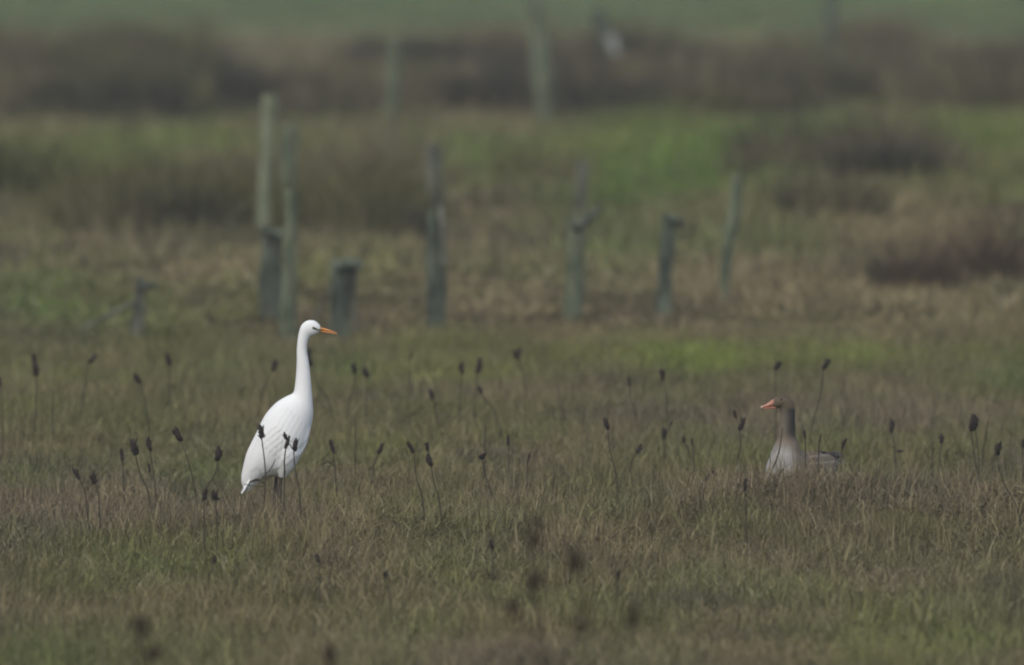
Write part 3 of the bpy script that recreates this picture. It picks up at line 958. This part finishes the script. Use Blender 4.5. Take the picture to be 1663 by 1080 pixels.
# ------------------------------------------------------------------ dark dead seed heads on stalks
def head_mesh(kind, seed):
    r_ = random.Random(seed)
    parts = [ellipsoid((0, 0, .5), (.24 if kind != 'cup' else .27, .24 if kind != 'cup' else .27, .48), 9, 7)]
    V, F = parts[0]
    bx_, by_, fat = r_.uniform(-.28, .28), r_.uniform(-.2, .2), r_.uniform(.75, 1.15)
    V = [(x * fat * (1 + .35 * math.sin(7 * z + 3 * x * 9 + seed)) + bx_ * z * z, y * fat * (1 + .3 * math.sin(9 * z + seed * 2 + y * 11)) + by_ * z * z, z) for x, y, z in V]
    if kind == 'cup': V = [(x * (.7 + .5 * z), y * (.7 + .5 * z), z * .9) for x, y, z in V]
    parts = [(V, F)]
    for i in range(16 if kind == 'cup' else 13):
        a = r_.random() * 6.283; z0 = r_.uniform(.05, .78); ln = r_.uniform(.10, .34); out = r_.uniform(.10, .30) if kind == 'cup' else r_.uniform(.03, .16)
        c, s = math.cos(a), math.sin(a)
        p0 = np.array((c * .16, s * .16, z0)); p1 = np.array((c * (.24 + out * .4), s * (.24 + out * .4), z0 + ln * .5)); p2 = np.array((c * (.2 + out), s * (.2 + out), z0 + ln))
        parts.append(tube([p0, p1, p2], [.06, .045, .010], 4, 2))
    for i in range(7):
        a = r_.random() * 6.283; z0 = r_.uniform(.2, .95); q = r_.uniform(.07, .15)
        parts.append(ellipsoid((.17 * math.cos(a) + bx_ * z0 * z0, .17 * math.sin(a) + by_ * z0 * z0, z0), (q, q, q * r_.uniform(.9, 1.6)), 6, 5))
    return join(parts)
HEADS = {}
for kind in ('bud', 'cup'):
    for k in range(6):
        V, F = head_mesh(kind, k * 7 + (3 if kind == 'cup' else 0))
        me = bpy.data.meshes.new('seed_head'); me.from_pydata([tuple(v) for v in V], [], F); me.update()
        me.polygons.foreach_set('use_smooth', [True] * len(me.polygons)); me.materials.append(M['head'])
        HEADS[(kind, k)] = me

SG = 'dark dead seed heads standing out of the grass'
def stalk(label, hx, hy, fx, fy, size=26, kind='bud', Y=None, bend=0.0, more=(), leaf=0, width=1.0, hidden=50, headless=False):
    """hx, hy: foot of the head; fx, fy: where the stalk goes into the grass"""
    seed = int(hx * 13 + hy)
    r_ = random.Random(seed)
    # carry the stalk on down to the ground below the grass tips
    slope = (fx - hx) / max(fy - hy, 12)
    gxp, gyp = fx + slope * hidden * .5, fy + hidden
    if Y is None:
        foot = ground(gxp, gyp)
    else:
        p = at(gxp, gyp, Y); foot = Vector((p.x, Y, float(hgt(p.x, Y))))
    Yf = foot.y; ppm = FPX / Yf
    root = empty('seed_head_stalk', foot)
    tag(root, label, 'seed head', SG)
    hp = np.array(at(hx, hy, Yf) - foot)
    mp = np.array(at(fx, fy, Yf) - foot)
    ft = np.array((0, 0, -.03))
    mid = (hp + mp) / 2 + np.array((bend / ppm, r_.uniform(-.012, .012), 0))
    rs = .0026 * (1 + .1 * r_.random())
    V, F = tube([ft, mp, mid, hp], [rs * 1.3, rs * 1.15, rs, rs * .9], 6, 4)
    mesh_obj('stem', V, F, M['stem'], root)
    def head(p, tilt_x, sz, kd, k):
        o = link(bpy.data.objects.new('seed_head', HEADS[(kd, k)]), root)
        o.location = tuple(p)
        q = sz / ppm
        o.scale = (q * width * .62 * r_.uniform(.8, 1.2), q * width * .62, q * .95)
        o.rotation_euler = (r_.uniform(-.2, .2), tilt_x, r_.random() * 6.28)
        # tilt is applied in the picture plane after the spin about the axis
        o.rotation_mode = 'QUATERNION'
        o.rotation_quaternion = (Matrix.Rotation(tilt_x, 3, 'Y') @ Matrix.Rotation(r_.random() * 6.28, 3, 'Z')).to_quaternion()
    d = hp - mid
    tl = math.atan2(d[0], d[2]) + r_.gauss(0, .22)
    if not headless:
        head(hp - d / (np.linalg.norm(d) + 1e-9) * .006, tl, size, kind, seed % 6)
    for (ax, ay, bx, by, sz, kd) in more:   # further heads on side shoots
        a = np.array(at(ax, ay, Yf) - foot); b2 = np.array(at(bx, by, Yf) - foot)
        V, F = tube([b2, (a + b2) / 2 + np.array((.004, .004, -.004)), a], [rs * .8, rs * .75, rs * .6], 5, 3)
        mesh_obj('side_shoot', V, F, M['stem'], root)
        dd = a - b2
        if sz: head(a, math.atan2(dd[0], dd[2]) * .7, sz, kd, (seed + 1) % 6)
    for i in range(leaf):
        t = r_.uniform(.35, .75); p = mp * (1 - t) + mid * t; sd = 1 if i % 2 else -1
        V, F = tube([p, p + np.array((sd * .028, 0, .02)), p + np.array((sd * .062, .006, .006))], [.0035, .0045, .0012], 5, 3)
        mesh_obj('dead_leaf', V, F, M['stem'], root)
    return root

S_ = stalk
S_('round dark seed head at the very left edge, level with the top of the row', 1, 626, 4, 690, 20, 'cup')
S_('large double seed head on a straight stalk, leftmost tall one near the left edge', 60, 610, 58, 667, 28, 'bud', more=((57, 592, 59, 606, 20, 'bud'),))
S_('small seed head on a thin stalk, second from left in the top row', 145, 589, 135, 644, 22)
S_('seed head on a stalk leaning left, between the two upright ones left of the egret', 228, 622, 238, 664, 22)
S_('narrow upright seed head in the top row, midway between left edge and egret head', 276, 592, 275, 629, 24)
S_('headless thin stem standing below the second seed head at the left', 86, 626, 86, 682, headless=True)
S_('long seed head nodding left on a tall stalk, nearest left of the egret tail', 294, 716, 317, 800, 30, bend=3)
S_('seed head on a stalk curving up to the right, just left of the egret tail', 354, 748, 332, 798, 28, bend=5)
S_('tallest of three seed heads left of the egret, its stalk leaning right at the foot', 220, 738, 241, 800, 30, bend=-3, width=1.1)
S_('slim seed head with a thickened stalk, right of the three left of the egret', 244, 732, 252, 792, 28, more=((244, 768, 246, 778, 18, 'bud'),), width=.8)
S_('small narrow seed head, left of the three left of the egret', 199, 748, 200, 765, 24, width=.7)
S_('slender seed head low on a curved stalk at lower left', 129, 778, 141, 824, 26, bend=3, width=.8)
S_('dark flared seed head on a straight stalk at lower left', 155, 785, 161, 824, 24, 'cup', bend=2)
S_('dim short seed head low in the grass below the curved stalk by the egret tail', 331, 812, 332, 851, 24, width=.8)
S_('greenish black seed head bent over, low in the grass below the egret tail', 350, 812, 352, 840, 20, 'cup', width=1.3)
S_('leaning seed head just left of the egret neck', 442, 602, 425, 640, 22, bend=-1)
S_('long dark seed head behind the egret neck', 507, 594, 534, 652, 34, bend=-6, more=((503, 578, 506, 592, 16, 'bud'),))
S_('left of a pair of seed heads right of the egret neck', 577, 606, 567, 654, 22, 'cup', bend=2)
S_('right of a pair of seed heads right of the egret neck', 598, 612, 595, 642, 22, 'cup')
S_('black seed head on a leafy stalk crossing the egret back', 425, 712, 429, 818, 28, 'bud', Y=59.1, bend=4, leaf=2, width=1.05, more=((448, 745, 427, 775, 0, 'bud'), (405, 783, 429, 775, 0, 'bud'), (397, 786, 428, 790, 0, 'bud')))
S_('left of two seed heads crossing the egret belly', 464, 728, 462, 765, 26, Y=59.2, width=.7, bend=-1)
S_('right, larger of two seed heads crossing the egret belly', 477, 732, 486, 796, 26, 'bud', Y=59.1, bend=-2, width=1.05, more=((466, 716, 475, 730, 16, 'bud'),))
S_('slim upright seed head right of the egret breast', 542, 736, 545, 768, 26, width=.8, leaf=1)
S_('short seed head leaning right, second to the right of the egret breast', 615, 737, 608, 755, 24)
S_('headless thin stem right of the egret breast', 576, 680, 577, 720, headless=True, bend=1)
S_('tiny seed head in the top row right of the pair by the egret neck', 665, 582, 666, 606, 14, width=.8)
S_('wide seed head on a straight stalk, left of the two in the middle top row', 750, 607, 747, 648, 24, 'cup')
S_('long stepped seed head, right of the two in the middle of the top row', 775, 606, 772, 640, 28, more=((778, 596, 775, 606, 18, 'bud'),))
S_('small seed head leaning left below the stepped one in the middle', 782, 638, 803, 668, 16, bend=-2)
S_('flared seed head leaning left with a spike, top row right of the middle', 841, 582, 851, 614, 20, 'cup', width=1.2, more=((843, 578, 842, 586, 14, 'bud'),))
S_('stout seed head lying low, left of the middle below the top row', 703, 648, 707, 662, 22)
S_('thin small seed head on a slack stalk, above the goose bill to the far left', 1022, 628, 1032, 671, 20, width=.7, bend=-2)
S_('wide topped seed head on a tall stalk, first left of the goose', 1078, 615, 1084, 684, 22, 'cup', bend=2)
S_('dim forked seed head below the tall wide topped one left of the goose', 1078, 712, 1078, 725, 22, 'cup', more=((1088, 692, 1079, 706, 10, 'bud'),))
S_('stout upright seed head standing alone between the middle and the goose', 987, 697, 1001, 772, 24, bend=-3, width=.95)
S_('small black seed head bent to the right, low and left of the goose', 1034, 734, 1025, 752, 18, 'cup', width=1.2)
S_('small slim seed head right of the middle, low in the grass', 826, 724, 826, 738, 22, width=.75)
S_('thin bare stem standing in the middle of the grass', 788, 690, 787, 732, headless=True)
S_('flat broad topped dead umbel on a leaning stalk below the bare stem', 783, 744, 796, 796, 12, 'cup', width=2.4, bend=-2)
S_('narrow seed head leaning left, left of the stacked pair in the middle', 673, 734, 686, 810, 26, bend=-4, width=.7)
S_('two seed heads stacked on one dark stalk, left of the middle', 700, 756, 713, 810, 24, bend=-2, more=((695, 734, 699, 750, 18, 'bud'),))
S_('thin dark spike right of the middle, among pale straws', 856, 750, 856, 765, 22, width=.5)
S_('dark seed head on a tall wavy stalk, first left of the goose breast', 1201, 698, 1196, 756, 26, bend=4, more=((1195, 680, 1200, 694, 16, 'bud'),))
S_('single dark seed head on a long stalk leaning right behind the goose', 1337, 600, 1319, 690, 24, bend=4)
S_('dim seed head on a stalk rising straight above the goose head', 1259, 600, 1260, 660, 20, 'cup', width=1.2)
S_('dark seed head above a second lump on a stalk, first right of the goose', 1448, 702, 1453, 732, 26, bend=1, more=((1455, 732, 1449, 724, 14, 'cup'),))
S_('large black seed head bent right, low in front and left of the goose', 1146, 782, 1141, 792, 26, width=1.0)
S_('upright dim seed head low in the grass in front of the goose breast', 1209, 795, 1212, 838, 22, width=.8)
S_('tiny seed head leaning left, outer of a small pair left of the goose', 1110, 718, 1117, 730, 12)
S_('tiny seed head, inner of a small pair left of the goose', 1125, 723, 1126, 735, 14, width=.8)
S_('slim seed head on a straight stalk over the goose back', 1308, 712, 1308, 748, 18, Y=59.6, width=.7)
S_('thin spike of a stalk over the goose wing', 1330, 718, 1329, 750, 18, Y=59.6, width=.5)
S_('seed head on a stalk in front of the goose tail', 1367, 728, 1365, 756, 22, Y=59.7, width=.8)
S_('curving bare stalk crossing the goose breast', 1271, 695, 1247, 780, headless=True, Y=59.4, bend=5, more=((1250, 737, 1249, 765, 0, 'bud'),))
S_('small seed head in the grass left of the large double one at the right', 1529, 719, 1527, 736, 18)
S_('largest seed head at the right, two heads on two stalks grown together', 1577, 700, 1589, 777, 28, 'bud', width=1.1, more=((1584, 698, 1590, 770, 28, 'bud'),), bend=-1)
S_('seed head on a long stalk trailing right, near the right edge', 1618, 738, 1652, 826, 26, bend=-6, width=.9)
S_('thin forked bare stem between the two seed heads near the right edge', 1605, 680, 1597, 735, headless=True)
S_('dim seed head cut by the right edge', 1661, 726, 1661, 755, 18, 'cup')
S_('bare thin stem left of the small seed head at the right', 1515, 715, 1514, 742, headless=True)
S_('soft small seed head in the near grass below the middle', 799, 890, 800, 905, 18)
S_('soft seed head on a straight stalk in the near grass below the egret', 519, 912, 519, 948, 20, width=.8)
S_('soft seed head on a leaning stalk in the near grass at lower left', 347, 914, 337, 945, 18, 'cup')
S_('soft flared seed head leaning left in the near grass left of the middle', 625, 936, 633, 968, 14, 'cup', width=1.5)
S_('soft small seed head in the near grass right of the middle', 1004, 941, 1003, 958, 20)

# ------------------------------------------------------------------ nearer dead docks, out of focus
def dock(label, Y, fx, heads):
    p = at(fx, 1200, Y); foot = Vector((p.x, Y, float(hgt(p.x, Y))))
    root = empty('dead_dock', foot)
    tag(root, label, 'dead plant', 'out of focus dead docks in the near grass')
    ppm = FPX / Y
    top = max((np.array(at(h[0], h[1], Y) - foot) for h in heads), key=lambda a: a[2])
    V, F = tube([(0, 0, -.05), top * .35 + np.array((.01, 0, 0)), top * .7, top], [.006, .0055, .0045, .003], 6, 5)
    mesh_obj('stem', V, F, M['dock'], root)
    for i, (hx_, hy_, w_, h_) in enumerate(heads):
        c = np.array(at(hx_, hy_, Y) - foot); c[1] += random.uniform(-.05, .05)
        fork = top * max(.1, (c[2] - abs(c[0] - top[0]) * 1.2) / top[2])
        sp = mesh_obj('branch', *tube([fork, (fork + c) / 2 + np.array((0, 0, -.01)), c], [.004, .0035, .002], 5, 4), M['dock'], root)
        parts = []
        r_ = random.Random(i + int(fx))
        for k in range(36):
            a = r_.random() * 6.28; q = r_.random() ** .5; zz = r_.uniform(-1, 1)
            rr = (1 - zz * zz) ** .5 * q
            pos = c + np.array((rr * math.cos(a) * w_ / ppm / 2, rr * math.sin(a) * w_ / ppm / 2, zz * h_ / ppm / 2))
            parts.append(ellipsoid(tuple(pos), (.006, .006, .008), 5, 4))
        mesh_obj('seed_cluster', *join(parts), M['dock'], sp)
dock('blurred branching dead dock with brown seed clusters in the near grass right of centre', 39.5, 900,
     [(868, 862, 34, 62), (933, 912, 26, 34), (866, 945, 26, 40), (832, 985, 22, 30), (945, 1003, 46, 56), (1028, 1002, 32, 38)])
dock('blurred brown dead dock in the near grass at lower left', 41.0, 236, [(228, 1022, 34, 40), (250, 1060, 22, 26)])
dock('faint blurred dead dock near the bottom edge below the egret', 41.0, 545, [(535, 1062, 24, 26)])

# ------------------------------------------------------------------ separate dark clumps in the marsh
CLUMPS = [make_blades('rush_clump', 620, 0.46, 0.40, 1.0, 0.010, 0.75, 0.02, dome=0.55) for _ in range(3)]
m, nt, b = new_mat('dead_rush', rough=0.9, spec=0.1)
at_ = nt.nodes.new('ShaderNodeAttribute'); at_.attribute_name = 'bl'
rp = nt.nodes.new('ShaderNodeValToRGB')
rp.color_ramp.elements[0].color = (0.026, 0.026, 0.020, 1); rp.color_ramp.elements[1].color = (0.100, 0.082, 0.060, 1)
nt.links.new(at_.outputs['Color'], rp.inputs['Fac']); nt.links.new(rp.outputs['Color'], b.inputs['Base Color'])
for q in CLUMPS: q.materials[0] = m
m2 = m.copy(); m2.name = 'reddish_dead_rush'
rr = [n for n in m2.node_tree.nodes if n.bl_idname == 'ShaderNodeValToRGB'][0]
rr.color_ramp.elements[0].color = (0.070, 0.050, 0.034, 1); rr.color_ramp.elements[1].color = (0.200, 0.140, 0.092, 1)
REDS = [make_blades('rush_clump', 700, 0.46, 0.40, 1.0, 0.010, 0.75, 0.02, dome=0.55) for _ in range(2)]
for q in REDS: q.materials[0] = m2
for i, (label, px, py, w_, h_) in enumerate([
    ('broad dark rush clump in the left marsh, below the pale bank', 300, 378, 190, 120),
    ('dark rush clump left of the broad one in the left marsh', 165, 372, 120, 95),
    ('dark rush clump right of the broad one, left of the tall pale post', 392, 368, 110, 120),
    ('dark rush clump just left of the post with the split slab', 640, 385, 120, 120),
    ('dark wedge shaped clump standing in for brown growth and scarp shadow on the green bank at the right', 1455, 304, 80, 60),  # dark blades also stand in for the shadow under the bank scarp
    ('low dark clump beside the wedge shaped one on the green bank', 1375, 302, 90, 40),
    ('small dark clump on the green bank above the kinked post', 1268, 308, 70, 50),
    ('brown rounded clump in the tan grass at the right', 1495, 470, 140, 140),
    ('wide brown clump at the right edge beside the rounded one', 1610, 452, 190, 175),
    ('dark bush top far back at upper left', 300, 120, 150, 70),
    ('small dark bush far back near the left edge', 165, 150, 80, 85),
    ('dark bush far back left of the tall blurred post', 820, 122, 90, 80),
    ('dark bush far back at the foot of the slanting post', 975, 196, 140, 115),
    ('dark bush far back right of the slanting post', 1100, 190, 130, 132),
    ('dark bush far back, second right of the slanting post', 1225, 188, 130, 120),
    ('dark bush far back at the right edge', 1620, 168, 160, 100),
    ('small brown bush far back left of the post at the top edge on the right', 1425, 98, 90, 46),
    ('small dark bush standing against the far field left of centre', 565, 110, 50, 66),
    ('small dark bush against the far field beside the blurred green post', 603, 85, 40, 60)]):
    f = ground(px, py + 6)
    o = link(bpy.data.objects.new('rush_clump', REDS[i % 2] if 'tan grass' in label or 'rounded one' in label else CLUMPS[i % 3]))
    ppm = FPX / f.y
    sx = w_ / ppm / 0.98; sz = h_ / ppm / 0.82
    o.location = f; o.scale = (sx, min(sx, 1.2), sz); o.rotation_euler = (0, 0, 0)
    tag(o, label, 'rush clump', 'dark clumps in the blurred marsh')

# ------------------------------------------------------------------ ditch water at the left
wv = []; wf = []
for i in range(13):
    xx = -8 + i * .5
    yc = 82.4 + xx * .55
    wv += [(xx, yc - .8, -.10), (xx, yc + .8, -.10)]
wf = [(2 * i, 2 * i + 2, 2 * i + 3, 2 * i + 1) for i in range(12)]
w = mesh_obj('water', wv, wf, M['water'])
tag(w, 'strip of dull grey ditch water at the left behind the pasture', 'water', kind='structure')

# ------------------------------------------------------------------ damp winter air
bm = bmesh.new(); bmesh.ops.create_cube(bm, size=1.0)
me = bpy.data.meshes.new('haze'); bm.to_mesh(me); bm.free()
hz = link(bpy.data.objects.new('haze', me))
hz.scale = (3100, 3160, 5.2); hz.location = (0, 1470, 1.2)
m = bpy.data.materials.new('damp_air'); m.use_nodes = True
nt = m.node_tree; nt.nodes.clear()
pv = nt.nodes.new('ShaderNodeVolumePrincipled'); pv.inputs['Density'].default_value = 0.0006
pv.inputs['Color'].default_value = (0.84, 0.86, 0.86, 1)
ot = nt.nodes.new('ShaderNodeOutputMaterial'); nt.links.new(pv.outputs[0], ot.inputs['Volume'])
me.materials.append(m)
tag(hz, 'thin damp haze lying over the whole marsh', 'haze', kind='stuff')
